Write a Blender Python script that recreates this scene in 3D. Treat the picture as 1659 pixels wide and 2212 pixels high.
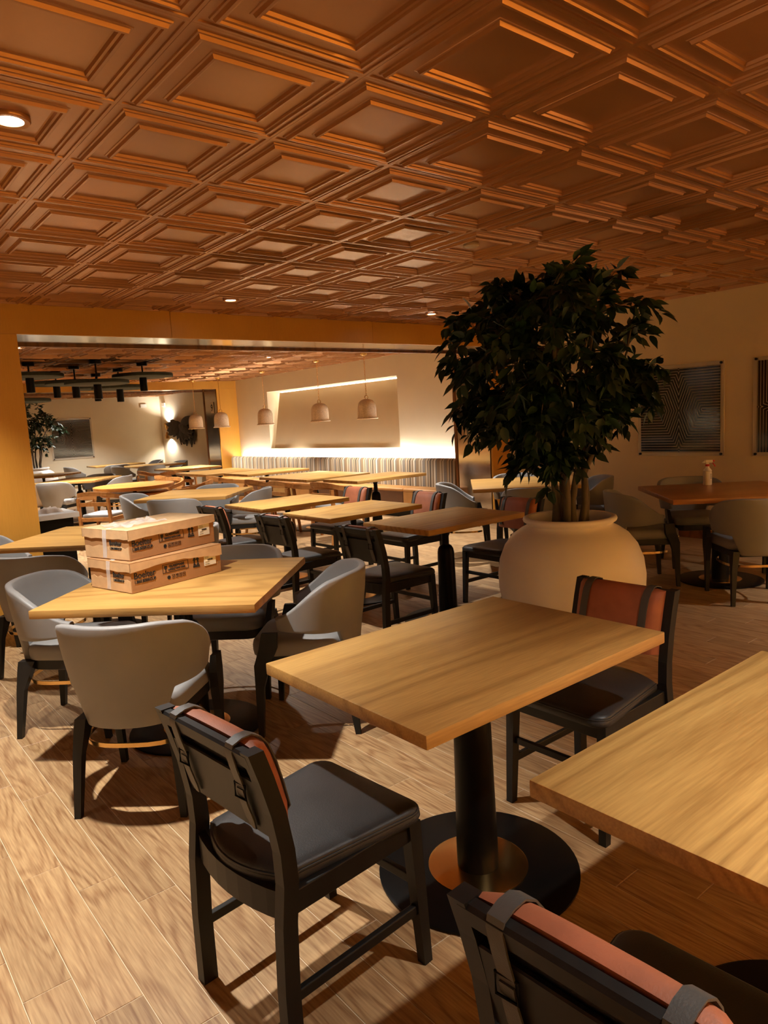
import bpy, bmesh, math, random
from mathutils import Vector, Matrix
random.seed(7)
scn = bpy.context.scene
for o in list(bpy.data.objects): bpy.data.objects.remove(o)
COL = scn.collection
PI = math.pi
def R(d): return math.radians(d)

# ------------------------------------------------------------------ camera, world, exposure
FPX, YAW, PITCH, ROLL, HC = 1541.16, 0.893093, -0.130371, -0.0577463, 1.5
def cam_axes():
    cy, sy, cp, sp, cr, sr = math.cos(YAW), math.sin(YAW), math.cos(PITCH), math.sin(PITCH), math.cos(ROLL), math.sin(ROLL)
    f = Vector((cy*cp, sy*cp, sp)); r = Vector((sy, -cy, 0)); u = r.cross(f)
    return r*cr+u*sr, u*cr-r*sr, f
CR, CU, CF = cam_axes()
cd = bpy.data.cameras.new('camera'); cam = bpy.data.objects.new('camera', cd); COL.objects.link(cam)
cd.sensor_fit = 'VERTICAL'; cd.sensor_height = 24.0; cd.lens = 24.0*FPX/2212; cd.clip_start = .02; cd.clip_end = 100
mw = Matrix((CR, CU, -CF)).transposed().to_4x4(); mw.translation = (0, 0, HC); cam.matrix_world = mw
scn.camera = cam
def project(p):
    d = Vector(p)-Vector((0, 0, HC)); z = d.dot(CF)
    return (829.5+FPX*d.dot(CR)/z, 1106-FPX*d.dot(CU)/z, z) if z > .05 else (-9999, -9999, z)

w = bpy.data.worlds.new('world'); scn.world = w; w.use_nodes = True
w.node_tree.nodes['Background'].inputs[0].default_value = (1, .8, .6, 1)
w.node_tree.nodes['Background'].inputs[1].default_value = 0.0
vs = scn.view_settings
vs.view_transform = 'Standard'; vs.look = 'None'; vs.gamma = 1; vs.use_curve_mapping = False
vs.exposure = 0.8
scn.cycles.caustics_reflective = False; scn.cycles.caustics_refractive = False
scn.cycles.sample_clamp_indirect = 6
scn.cycles.max_bounces = 8; scn.cycles.diffuse_bounces = 5

WARM = (1.0, .95, .86); SOFT = (1.0, .90, .76); LEDW = (1.0, .95, .85)
P_DOWN = 200.0        # recessed ceiling spots
P_BELL = 60.0        # bell pendants
P_DISC = 110.0        # spots under the disc lights
E_COVE = 42.0        # led strip behind banquette
E_NICHE = 7.0
P_SCONCE = 30.0

# room dimensions (metres)
XR = 7.5; XL = -2.6; Y0 = -3.2
YP1, YP1b, YP2, YP2b, Y3 = 6.5, 7.2, 14.2, 14.87, 18.5
ZC1, ZC2, ZC3 = 2.60, 2.50, 2.42
ZS1, ZS2 = 2.355, 2.325
T = .5945; GX, GY = .970, 1.917

# ------------------------------------------------------------------ materials
def nt(name):
    m = bpy.data.materials.new(name); m.use_nodes = True
    return m, m.node_tree.nodes, m.node_tree.links, m.node_tree.nodes['Principled BSDF']
def c4(c): return (c[0], c[1], c[2], 1)
def srgb(r, g, b):
    f = lambda v: (v/255/12.92 if v/255 <= .04045 else ((v/255+.055)/1.055)**2.4)
    return (f(r), f(g), f(b))
def mk(name, col, rough=.5, metal=0, var=.12, scale=8, bump=0, bscale=120, spec=.5, stretch=(1, 1, 1), coat=0, sheen=0, rvar=0):
    m, N, L, B = nt(name)
    tc = N.new('ShaderNodeTexCoord'); mp = N.new('ShaderNodeMapping'); mp.inputs['Scale'].default_value = stretch
    L.new(tc.outputs['Object'], mp.inputs[0])
    no = N.new('ShaderNodeTexNoise'); no.inputs['Scale'].default_value = scale; no.inputs['Detail'].default_value = 4
    L.new(mp.outputs[0], no.inputs[0])
    rp = N.new('ShaderNodeValToRGB'); e = rp.color_ramp.elements
    e[0].position = .3; e[1].position = .7
    e[0].color = c4([v*(1-var) for v in col]); e[1].color = c4([min(1, v*(1+var)) for v in col])
    L.new(no.outputs[0], rp.inputs[0]); L.new(rp.outputs[0], B.inputs['Base Color'])
    B.inputs['Roughness'].default_value = rough; B.inputs['Metallic'].default_value = metal
    B.inputs['Specular IOR Level'].default_value = spec
    if coat: B.inputs['Coat Weight'].default_value = coat; B.inputs['Coat Roughness'].default_value = .15
    if sheen: B.inputs['Sheen Weight'].default_value = sheen
    if rvar:
        mr = N.new('ShaderNodeMapRange'); mr.inputs[3].default_value = rough-rvar; mr.inputs[4].default_value = rough+rvar
        L.new(no.outputs[0], mr.inputs[0]); L.new(mr.outputs[0], B.inputs['Roughness'])
    if bump:
        n2 = N.new('ShaderNodeTexNoise'); n2.inputs['Scale'].default_value = bscale; n2.inputs['Detail'].default_value = 3
        L.new(mp.outputs[0], n2.inputs[0])
        bp = N.new('ShaderNodeBump'); bp.inputs['Strength'].default_value = bump; bp.inputs['Distance'].default_value = .004
        L.new(n2.outputs[0], bp.inputs['Height']); L.new(bp.outputs[0], B.inputs['Normal'])
    return m
def emit(name, col, s):
    m, N, L, B = nt(name)
    B.inputs['Base Color'].default_value = c4(col); B.inputs['Emission Color'].default_value = c4(col); B.inputs['Emission Strength'].default_value = s
    return m
def wood(name, light, dark, axis='X', wscale=5.5, dist=7, rough=.4, island=False, along=.22, pores=.35, contrast=.8, spec=.4):
    """oak: long wavy bands along `axis` plus fine pores"""
    m, N, L, B = nt(name)
    tc = N.new('ShaderNodeTexCoord'); geo = N.new('ShaderNodeNewGeometry'); oi = N.new('ShaderNodeObjectInfo')
    src = geo.outputs['Position'] if island else tc.outputs['Object']
    ad = N.new('ShaderNodeMath'); ad.operation = 'ADD'; L.new(oi.outputs['Random'], ad.inputs[0])
    if island: L.new(geo.outputs['Random Per Island'], ad.inputs[1])
    else: ad.inputs[1].default_value = 0
    fr = N.new('ShaderNodeMath'); fr.operation = 'FRACT'; L.new(ad.outputs[0], fr.inputs[0])
    ml = N.new('ShaderNodeMath'); ml.operation = 'MULTIPLY'; ml.inputs[1].default_value = 37.0; L.new(fr.outputs[0], ml.inputs[0])
    va = N.new('ShaderNodeVectorMath'); va.operation = 'ADD'; L.new(src, va.inputs[0]); L.new(ml.outputs[0], va.inputs[1])
    mp = N.new('ShaderNodeMapping'); s = [1, 1, 1]; s['XYZ'.index(axis)] = along; mp.inputs['Scale'].default_value = s
    L.new(va.outputs[0], mp.inputs[0])
    wn = N.new('ShaderNodeTexNoise'); wn.inputs['Scale'].default_value = wscale; wn.inputs['Detail'].default_value = 1.2; wn.inputs['Roughness'].default_value = .35
    L.new(mp.outputs[0], wn.inputs[0])
    wm = N.new('ShaderNodeMath'); wm.operation = 'MULTIPLY'; wm.inputs[1].default_value = dist; L.new(wn.outputs[0], wm.inputs[0])
    wsn = N.new('ShaderNodeMath'); wsn.operation = 'SINE'; L.new(wm.outputs[0], wsn.inputs[0])
    wv = N.new('ShaderNodeMath'); wv.operation = 'MULTIPLY_ADD'; wv.inputs[1].default_value = .5; wv.inputs[2].default_value = .5; L.new(wsn.outputs[0], wv.inputs[0])
    mp2 = N.new('ShaderNodeMapping'); s2 = [170, 170, 170]; s2['XYZ'.index(axis)] = 9; mp2.inputs['Scale'].default_value = s2
    L.new(va.outputs[0], mp2.inputs[0])
    po = N.new('ShaderNodeTexNoise'); po.inputs['Scale'].default_value = 1; po.inputs['Detail'].default_value = 2; L.new(mp2.outputs[0], po.inputs[0])
    big = N.new('ShaderNodeTexNoise'); big.inputs['Scale'].default_value = 2.2; L.new(mp.outputs[0], big.inputs[0])
    a1 = N.new('ShaderNodeMath'); a1.operation = 'MULTIPLY_ADD'; L.new(po.outputs[0], a1.inputs[0]); a1.inputs[1].default_value = pores; 
    pw = N.new('ShaderNodeMath'); pw.operation = 'POWER'; pw.inputs[1].default_value = 2.2; L.new(wv.outputs[0], pw.inputs[0])
    sc = N.new('ShaderNodeMath'); sc.operation = 'MULTIPLY'; sc.inputs[1].default_value = contrast*.6; L.new(pw.outputs[0], sc.inputs[0])
    L.new(sc.outputs[0], a1.inputs[2])
    a2 = N.new('ShaderNodeMath'); a2.operation = 'MULTIPLY_ADD'; L.new(big.outputs[0], a2.inputs[0]); a2.inputs[1].default_value = .3; L.new(a1.outputs[0], a2.inputs[2])
    rp = N.new('ShaderNodeValToRGB'); e = rp.color_ramp.elements
    e[0].position = .2; e[1].position = .95; e[0].color = c4(light); e[1].color = c4(dark)
    L.new(a2.outputs[0], rp.inputs[0])
    hs = N.new('ShaderNodeHueSaturation'); mr = N.new('ShaderNodeMapRange'); mr.inputs[3].default_value = .84 if island else .96; mr.inputs[4].default_value = 1.12 if island else 1.04
    L.new(fr.outputs[0], mr.inputs[0]); L.new(mr.outputs[0], hs.inputs['Value']); L.new(rp.outputs[0], hs.inputs['Color'])
    L.new(hs.outputs[0], B.inputs['Base Color'])
    B.inputs['Roughness'].default_value = rough; B.inputs['Specular IOR Level'].default_value = spec
    bp = N.new('ShaderNodeBump'); bp.inputs['Strength'].default_value = .12; bp.inputs['Distance'].default_value = .002
    L.new(a1.outputs[0], bp.inputs['Height']); L.new(bp.outputs[0], B.inputs['Normal'])
    return m
def stripes(name, axis, period, cols, rough=.8):
    m, N, L, B = nt(name)
    geo = N.new('ShaderNodeNewGeometry'); sx = N.new('ShaderNodeSeparateXYZ'); L.new(geo.outputs['Position'], sx.inputs[0])
    dv = N.new('ShaderNodeMath'); dv.operation = 'DIVIDE'; dv.inputs[1].default_value = period; L.new(sx.outputs['XYZ'.index(axis)], dv.inputs[0])
    fr = N.new('ShaderNodeMath'); fr.operation = 'FRACT'; L.new(dv.outputs[0], fr.inputs[0])
    rp = N.new('ShaderNodeValToRGB'); rp.color_ramp.interpolation = 'CONSTANT'
    while len(rp.color_ramp.elements) < len(cols): rp.color_ramp.elements.new(.5)
    for e, (p, c) in zip(rp.color_ramp.elements, cols): e.position = p; e.color = c4(c)
    L.new(fr.outputs[0], rp.inputs[0]); L.new(rp.outputs[0], B.inputs['Base Color']); B.inputs['Roughness'].default_value = rough
    B.inputs['Specular IOR Level'].default_value = .2
    n2 = N.new('ShaderNodeTexNoise'); n2.inputs['Scale'].default_value = 300; L.new(geo.outputs['Position'], n2.inputs[0])
    bp = N.new('ShaderNodeBump'); bp.inputs['Strength'].default_value = .2; bp.inputs['Distance'].default_value = .002; L.new(n2.outputs[0], bp.inputs['Height']); L.new(bp.outputs[0], B.inputs['Normal'])
    return m
def lineart(name, half, swap=False, period=.029):
    """nested bent-line print: pale lines on black; local X across, local Z up"""
    m, N, L, B = nt(name)
    tc = N.new('ShaderNodeTexCoord'); sx = N.new('ShaderNodeSeparateXYZ'); L.new(tc.outputs['Object'], sx.inputs[0])
    def mth(op, a, b=None, c=None):
        n = N.new('ShaderNodeMath'); n.operation = op
        for i, v in enumerate((a, b, c)):
            if v is None: continue
            if isinstance(v, (int, float)): n.inputs[i].default_value = v
            else: L.new(v, n.inputs[i])
        return n.outputs[0]
    u = mth('ABSOLUTE', sx.outputs[0]); v = mth('ABSOLUTE', sx.outputs[2])
    if swap: u, v = v, u
    c = mth('MAXIMUM', mth('MULTIPLY_ADD', v, -.62, .27), .012)
    g = mth('ADD', v, mth('MULTIPLY', mth('MAXIMUM', mth('SUBTRACT', c, u), 0), 1.0))
    f = mth('FRACT', mth('DIVIDE', g, period))
    ln = mth('LESS_THAN', mth('ABSOLUTE', mth('SUBTRACT', f, .5)), .11)
    mx = N.new('ShaderNodeMix'); mx.data_type = 'RGBA'; L.new(ln, mx.inputs[0]); mx.inputs[6].default_value = (.004, .004, .004, 1); mx.inputs[7].default_value = (.30, .25, .20, 1)
    L.new(mx.outputs[2], B.inputs['Base Color']); B.inputs['Roughness'].default_value = .08; B.inputs['Specular IOR Level'].default_value = .5
    return m

MT = {}
MT['ceil'] = mk('copper_ceiling_paint', srgb(172, 122, 78), rough=.25, metal=.45, var=.05, scale=3, bump=.03, bscale=500, spec=.5, rvar=.03)
MT['ceilbar'] = mk('copper_ceiling_bar', srgb(140, 86, 50), rough=.4, metal=.4, var=.06)
MT['floor'] = wood('oak_plank_tile', srgb(206, 172, 126), srgb(140, 102, 68), axis='Y', wscale=9, dist=85, rough=.42, island=True, along=.11, pores=.85, contrast=.38)
MT['grout'] = mk('tile_grout', srgb(222, 204, 174), rough=.8)
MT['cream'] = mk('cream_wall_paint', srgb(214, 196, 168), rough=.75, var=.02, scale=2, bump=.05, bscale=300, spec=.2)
MT['creamlit'] = mk('lit_cream_wall_paint', srgb(222, 208, 182), rough=.75, var=.02, scale=2, bump=.05, bscale=300, spec=.2)  # the cream paint with the back rooms' light put into its colour
MT['niche'] = mk('niche_panel_paint', srgb(204, 182, 148), rough=.8, var=.03, scale=2, spec=.2)
MT['yellow'] = wood('yellow_maple_veneer', srgb(204, 148, 62), srgb(180, 124, 44), axis='Z', wscale=2, dist=14, rough=.38, along=.12, pores=.4, contrast=.25)
MT['edge'] = wood('walnut_edge_trim', srgb(130, 80, 36), srgb(92, 54, 24), axis='Z', wscale=6, dist=30, rough=.45)
MT['steel'] = mk('brushed_steel', (.72, .70, .67), rough=.12, metal=1, var=.05, scale=1, bump=.03, bscale=30, stretch=(.3, .3, 12))
MT['table'] = wood('oak_table_top', srgb(204, 160, 92), srgb(136, 94, 46), axis='X', wscale=2.6, dist=80, rough=.36, along=.11, pores=.55, contrast=.4)
MT['tabdark'] = wood('amber_oak_table_top', srgb(190, 124, 58), srgb(130, 78, 32), axis='X', wscale=2.6, dist=70, rough=.3, along=.11, pores=.45, contrast=.35)
MT['edgew'] = wood('oak_table_edge', srgb(190, 140, 74), srgb(136, 92, 44), axis='X', wscale=16, dist=3, rough=.45, along=.1)
MT['black'] = mk('black_stained_wood', (.009, .0085, .008), rough=.45, var=.3, scale=20, stretch=(1, 1, .2), spec=.35)
MT['blackmetal'] = mk('black_metal', (.003, .003, .003), rough=.36, var=.1, spec=.16)
MT['brass'] = mk('brass', (.75, .48, .18), rough=.22, metal=1, var=.06, scale=6)
MT['leather'] = mk('terracotta_leather', srgb(164, 96, 66), rough=.55, var=.14, scale=12, bump=.15, bscale=260)
MT['seat'] = mk('charcoal_seat_leather', (.028, .028, .029), rough=.42, var=.15, scale=10, bump=.15, bscale=320)
MT['strap'] = mk('grey_strap_leather', (.07, .066, .062), rough=.45, var=.15, bump=.15, bscale=300)
MT['grey'] = mk('grey_upholstery', srgb(133, 131, 130), rough=.5, var=.05, scale=5, bump=.12, bscale=420, sheen=.1)
MT['oakchair'] = wood('oak_armchair', srgb(182, 124, 66), srgb(130, 82, 38), axis='X', wscale=6, dist=40, rough=.45, along=.15, contrast=.4)
MT['pot'] = mk('white_glazed_planter', srgb(232, 224, 217), rough=.38, var=.03, scale=3)
MT['soil'] = mk('planter_soil', (.03, .02, .012), rough=.95, var=.5, scale=40, bump=.8, bscale=60)
MT['leaf'] = mk('ficus_leaf', (.009, .030, .008), rough=.5, var=.5, scale=3)
MT['bark'] = mk('ficus_bark', srgb(88, 78, 68), rough=.85, var=.35, scale=18, bump=.5, bscale=60, stretch=(1, 1, .3))
MT['card'] = mk('brown_cardboard', srgb(158, 114, 72), rough=.85, var=.08, scale=6, bump=.1, bscale=90)
MT['cardpale'] = mk('pale_cardboard', srgb(198, 162, 120), rough=.85, var=.12, scale=14, bump=.15, bscale=60)
MT['ink'] = mk('black_print', (.012, .01, .008), rough=.8)
MT['paper'] = mk('white_paper', srgb(228, 222, 206), rough=.8, var=.04)
MT['bell'] = mk('speckled_stone_shade', srgb(206, 184, 158), rough=.85, var=.22, scale=90, bump=.4, bscale=160)
MT['disc'] = mk('dark_green_felt_disc', (.028, .034, .026), rough=.9, var=.2, scale=30)
MT['white'] = mk('white_plastic', srgb(232, 226, 216), rough=.4, var=.02)
MT['red'] = mk('red_plastic', srgb(190, 24, 36), rough=.4, var=.05)
MT['whitestone'] = mk('white_stone_top', srgb(226, 222, 218), rough=.35, var=.05)
MT['cloth'] = mk('white_cloth', srgb(214, 198, 184), rough=.9, var=.1, scale=20, bump=.4, bscale=40)
MT['sculpt'] = mk('dark_weathered_wood', (.035, .026, .018), rough=.8, var=.5, scale=25, bump=.5, bscale=40, stretch=(1, 1, .3))
MT['lamp'] = emit('lamp_glow', (1, .92, .78), 30)
MT['lampdim'] = emit('bulb_glow', (1, .88, .7), 8)
MT['cove'] = emit('led_strip_glow', LEDW, E_COVE)
MT['ncove'] = emit('niche_led_glow', LEDW, E_NICHE)
S_ = srgb
MT['stripe'] = stripes('striped_upholstery', 'Y', .46, [(0, S_(170, 150, 122)), (.06, S_(92, 80, 66)), (.10, S_(176, 160, 136)), (.17, S_(150, 118, 78)), (.20, S_(128, 120, 110)), (.34, S_(186, 170, 146)), (.40, S_(96, 74, 50)), (.43, S_(176, 158, 130)), (.52, S_(134, 112, 86)), (.66, S_(120, 114, 106)), (.72, S_(196, 184, 164)), (.80, S_(110, 86, 56)), (.84, S_(160, 144, 122)), (.93, S_(88, 78, 66))])
MT['tan'] = mk('tan_leather_seat', srgb(176, 124, 66), rough=.5, var=.1)
MT['brown'] = mk('brown_leather_seat', srgb(92, 58, 34), rough=.5, var=.1)
MT['amber'] = mk('ochre_leather_seat', srgb(166, 128, 70), rough=.5, var=.1)
MT['art'] = lineart('bent_line_print', .45)
MT['artv'] = lineart('upright_bent_line_print', .45, swap=True)
MT['grille'] = mk('pale_metal_cover', srgb(200, 176, 150), rough=.5, var=.03)
def glass_mat():
    m, N, L, B = nt('clear_plastic_wrap')
    B.inputs['Base Color'].default_value = (.92, .92, .95, 1); B.inputs['Roughness'].default_value = .12; B.inputs['Alpha'].default_value = .32
    return m
MT['wrap'] = glass_mat()
def acrylic():
    m, N, L, B = nt('clear_acrylic_sheet')
    B.inputs['Base Color'].default_value = (.75, .66, .55, 1); B.inputs['Roughness'].default_value = .05; B.inputs['Alpha'].default_value = .45
    return m
MT['acrylic'] = acrylic()

# ------------------------------------------------------------------ builders
class MB:
    def __init__(s): s.bm = bmesh.new()
    def box(s, c, sz, bev=0, rot=None, seg=2):
        vs = bmesh.ops.create_cube(s.bm, size=1)['verts']
        m = Matrix.Translation(c) @ (rot.to_4x4() if rot else Matrix.Identity(4)) @ Matrix.Diagonal((*sz, 1))
        bmesh.ops.transform(s.bm, matrix=m, verts=vs)
        if bev:
            es = list({e for v in vs for e in v.link_edges})
            bmesh.ops.bevel(s.bm, geom=es, offset=bev, segments=seg, affect='EDGES', profile=.5)
        return s
    def loft(s, rings, cap=True, close=False):
        bv = [[s.bm.verts.new(p) for p in r] for r in rings]
        n = len(rings[0]); m = len(bv)
        for i in range(m if close else m-1):
            a, b = bv[i], bv[(i+1) % m]
            for k in range(n):
                try: s.bm.faces.new((a[k], a[(k+1) % n], b[(k+1) % n], b[k]))
                except ValueError: pass
        if cap and not close:
            s.bm.faces.new(bv[0][::-1]); s.bm.faces.new(bv[-1])
        return s
    def lathe(s, prof, seg=32, c=(0, 0, 0), cap=True):
        rings = [[(c[0]+r*math.cos(2*PI*k/seg), c[1]+r*math.sin(2*PI*k/seg), c[2]+z) for k in range(seg)] for r, z in prof]
        return s.loft(rings, cap)
    def post(s, pts):
        """pts: (x,y,z,sx,sy) horizontal rectangular sections"""
        return s.loft([[(x-a/2, y-b/2, z), (x+a/2, y-b/2, z), (x+a/2, y+b/2, z), (x-a/2, y+b/2, z)] for x, y, z, a, b in pts])
    def bar(s, p, q, wd, ht, bev=0):
        p, q = Vector(p), Vector(q); d = q-p; rot = d.to_track_quat('X', 'Z').to_matrix()
        return s.box((p+q)/2, (d.length, wd, ht), bev, rot)
    def tube(s, pts, r, seg=8, close=False, flat=None):
        pts = [Vector(p) for p in pts]; n = len(pts); rings = []
        rr = r if isinstance(r, (list, tuple)) else [r]*n
        up = Vector((0, 0, 1))
        t0 = (pts[1]-pts[0]).normalized()
        if abs(t0.z) > .95: up = Vector((1, 0, 0))
        for i, p in enumerate(pts):
            a = pts[(i-1) % n] if (i > 0 or close) else pts[i]; b = pts[(i+1) % n] if (i < n-1 or close) else pts[i]
            t = (b-a).normalized(); x = t.cross(up)
            if x.length < 1e-4: x = t.cross(Vector((0, 1, 0)))
            x.normalize(); y = x.cross(t)
            if flat: rings.append([p+x*(flat[0]/2*sx)+y*(flat[1]/2*sy) for sx, sy in ((1, 1), (-1, 1), (-1, -1), (1, -1))])
            else: rings.append([p+(x*math.cos(2*PI*k/seg)+y*math.sin(2*PI*k/seg))*rr[i] for k in range(seg)])
        return s.loft(rings, close=close)
    def ribbon(s, path, wv, th):
        """flat strap along 3d path; wv = full width vector"""
        P = [Vector(p) for p in path]; wv = Vector(wv); rings = []
        for i, p in enumerate(P):
            t = (P[min(i+1, len(P)-1)]-P[max(i-1, 0)]).normalized(); n = t.cross(wv).normalized()*th/2
            rings.append([p+wv/2+n, p-wv/2+n, p-wv/2-n, p+wv/2-n])
        return s.loft(rings)
    def poly(s, pts, off=(0, 0, 0)):
        """closed flat polygon extruded by off"""
        a = [s.bm.verts.new(p) for p in pts]
        if Vector(off).length == 0: s.bm.faces.new(a); return s
        b = [s.bm.verts.new(Vector(p)+Vector(off)) for p in pts]; n = len(a)
        s.bm.faces.new(a[::-1]); s.bm.faces.new(b)
        for k in range(n): s.bm.faces.new((a[k], a[(k+1) % n], b[(k+1) % n], b[k]))
        return s
    def mesh(s, name, mat, smooth=None):
        bmesh.ops.recalc_face_normals(s.bm, faces=s.bm.faces)
        me = bpy.data.meshes.new(name); s.bm.to_mesh(me); s.bm.free()
        if mat: me.materials.append(MT[mat] if isinstance(mat, str) else mat)
        if smooth:
            for p in me.polygons: p.use_smooth = True
            me.set_sharp_from_angle(angle=R(smooth))
        return me
    def build(s, name, mat, parent=None, smooth=None, label=None, loc=None):
        return link(name, s.mesh(name, mat, smooth), parent, label, loc)
def link(name, me, parent=None, label=None, loc=None):
    o = bpy.data.objects.new(name, me); COL.objects.link(o)
    if parent: o.parent = parent
    if label: o['label'] = label
    if loc: o.location = loc
    return o
def tag(o, label, cat, group=None):
    o['label'] = label; o['category'] = cat
    if group: o['group'] = group
    return o
def thing(name, label, cat, loc=(0, 0, 0), rz=0, group=None):
    o = bpy.data.objects.new(name, None); COL.objects.link(o); o.empty_display_size = .1
    o.location = loc; o.rotation_euler = (0, 0, rz)
    return tag(o, label, cat, group)
def struct(o, label, cat):
    o['kind'] = 'structure'; return tag(o, label, cat)
def dup(o, parent=None):
    c = o.copy(); COL.objects.link(c); c.parent = parent
    for ch in list(o.children): dup(ch, c)
    return c
def put(proto, used, loc, rz, label, group=None, scale=None):
    o = dup(proto) if used[0] else proto
    used[0] = True
    o.location = loc; o.rotation_euler = (0, 0, rz); o['label'] = label
    if group: o['group'] = group
    if scale: o.scale = scale
    return o
def baked(me, mods):
    o = bpy.data.objects.new('tmp', me); COL.objects.link(o)
    for t, kw in mods:
        m = o.modifiers.new(t, t)
        for k, v in kw.items(): setattr(m, k, v)
    dg = bpy.context.evaluated_depsgraph_get(); dg.update()
    r = bpy.data.meshes.new_from_object(o.evaluated_get(dg)); bpy.data.objects.remove(o)
    return r
def spot(name, parent, loc, power, col, size=100, blend=.6, rad=.04, aim=(0, 0, -1)):
    l = bpy.data.lights.new(name, 'SPOT'); l.energy = power; l.color = col; l.spot_size = R(size); l.spot_blend = blend; l.shadow_soft_size = rad
    o = bpy.data.objects.new(name, l); COL.objects.link(o); o.parent = parent; o.location = loc
    o.rotation_euler = Vector(aim).to_track_quat('-Z', 'Y').to_euler()
    return o
def round_outline(corners, r, seg=5):
    out = []; n = len(corners)
    for i in range(n):
        p = Vector(corners[i]); a = (Vector(corners[i-1])-p).normalized(); b = (Vector(corners[(i+1) % n])-p).normalized()
        ang = a.angle(b); d = r/math.tan(ang/2); c = p+(a+b).normalized()*(r/math.sin(ang/2))
        s0 = p+a*d-c; s1 = p+b*d-c
        for k in range(seg+1):
            t = k/seg; v = s0.lerp(s1, t); v = v.normalized()*r; out.append(tuple(c+v))
    return out
def cushion(mb, outline, prof):
    """prof: (inset fraction, z) rings scaled toward the centroid"""
    cx = sum(p[0] for p in outline)/len(outline); cy = sum(p[1] for p in outline)/len(outline)
    return mb.loft([[(cx+(x-cx)*k, cy+(y-cy)*k, z) for x, y in outline] for k, z in prof])

# ------------------------------------------------------------------ structure: floor
fl = MB().box(((XL+XR)/2, (Y0+Y3)/2, -.0575), (XR-XL+.4, Y3-Y0+.4, .112)).build('floor', 'grout')
struct(fl, 'oak-look plank tile floor running through the whole restaurant', 'floor')
PW, PL = .128, .782
def plank_bm(mb, x0, x1, y0, y1):
    g = .0011; b = .0012
    rings = [[(x0+g+i, y0+g+i, z), (x1-g-i, y0+g+i, z), (x1-g-i, y1-g-i, z), (x0+g+i, y1-g-i, z)] for i, z in ((0, -.0045), (0, -b), (b, 0))]
    n = [[mb.bm.verts.new(p) for p in r] for r in rings]
    for i in range(2):
        for k in range(4): mb.bm.faces.new((n[i][k], n[i][(k+1) % 4], n[i+1][(k+1) % 4], n[i+1][k]))
    mb.bm.faces.new(n[2])
mbp = MB(); plank_bm(mbp, 0, PW, 0, PL); plank_me = mbp.mesh('plank', 'floor')
cands = []
for k in range(-25, 58):
    x0 = .402+PW*k
    if x0 < XL or x0+PW > XR+.1: continue
    x1 = min(x0+PW, XR)
    n0 = int((Y0-1.81+.198*k)/PL)-1
    for n in range(n0, n0+32):
        y0 = 1.81-.198*k+PL*n; y1 = y0+PL
        if y1 <= Y0 or y0 >= Y3: continue
        y0c, y1c = max(y0, Y0), min(y1, Y3)
        full = (y0c == y0 and y1c == y1 and x1-x0 > PW-.001)
        pts = [project((x, y, 0)) for x in (x0, x1) for y in (y0c, y1c)]
        vis = any(-20 < px < 1680 and 900 < py < 2240 for px, py, z in pts)
        cands.append((min(p[2] for p in pts) if vis and full else 99, x0, x1, y0c, y1c))
cands.sort()
rest = MB()
for i, (d, x0, x1, y0, y1) in enumerate(cands):
    if i < 300 and d < 90: link('plank', plank_me, fl, loc=(x0, y0, 0))
    else: plank_bm(rest, x0, x1, y0, y1)
ro = rest.build('planks', 'floor', fl); ro['kind'] = 'stuff'

# ------------------------------------------------------------------ structure: ceilings
def panel_mesh():
    prof = [(0, .001), (.0008, -.001), (.012, -.001), (.0135, .004), (.034, .004), (.036, -.001), (.042, -.002), (.0468, -.013), (.055, -.0135), (.0577, -.007), (.066, -.006), (.0685, .001),
            (.114, .001), (.116, -.001), (.122, -.002), (.1268, -.013), (.135, -.0135), (.138, -.006), (.146, -.005), (.150, .005), (.156, .006)]
    mb = MB(); n = [[mb.bm.verts.new((a, a2, z)) for a, a2 in ((d, d), (T-d, d), (T-d, T-d), (d, T-d))] for d, z in prof]
    for i in range(len(n)-1):
        for k in range(4): mb.bm.faces.new((n[i][k], n[i+1][k], n[i+1][(k+1) % 4], n[i][(k+1) % 4]))
    mb.bm.faces.new(n[-1][::-1])
    me = bpy.data.meshes.new('ceiling_panel'); mb.bm.to_mesh(me); mb.bm.free(); me.materials.append(MT['ceil']); return me
pm = panel_mesh()
def ceiling(label, x0, x1, y0, y1, z):
    c = MB().box(((x0+x1)/2, (y0+y1)/2, z+.065), (x1-x0, y1-y0, .09)).build('ceiling', 'ceilbar')
    struct(c, label, 'ceiling')
    i0 = math.floor((x0-GX)/T); i1 = math.ceil((x1-GX)/T); j0 = math.floor((y0-GY)/T); j1 = math.ceil((y1-GY)/T)
    for i in range(i0, i1):
        for j in range(j0, j1):
            a, b = GX+i*T, GY+j*T
            if a < x0-.02 or a+T > x1+.35 or b < y0-.35 or b+T > y1+.35: continue
            sx = min(a+T, x1)-a; yy0 = max(b, y0); sy = min(b+T, y1)-yy0
            if sx < .1 or sy < .1: continue
            o = link('ceiling_panel', pm, c, loc=(a, yy0, z)); o.scale = (sx/T, sy/T, 1)
    return c
ceiling('copper coffered ceiling over the near dining area', XL, XR, Y0, YP1, ZC1)
ceiling('copper coffered ceiling over the banquette room behind the first portal', .3, XR, YP1b, YP2, ZC2)
ceiling('copper coffered ceiling of the farthest room', .3, XR, YP2b, Y3, ZC3)

# ------------------------------------------------------------------ structure: walls
ZT = 2.75
struct(MB().box((XR+.06, (Y0+YP1b)/2, ZT/2), (.12, YP1b-Y0, ZT)).build('wall_right', 'cream'), 'cream painted wall with framed line prints on the right', 'wall')
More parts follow.
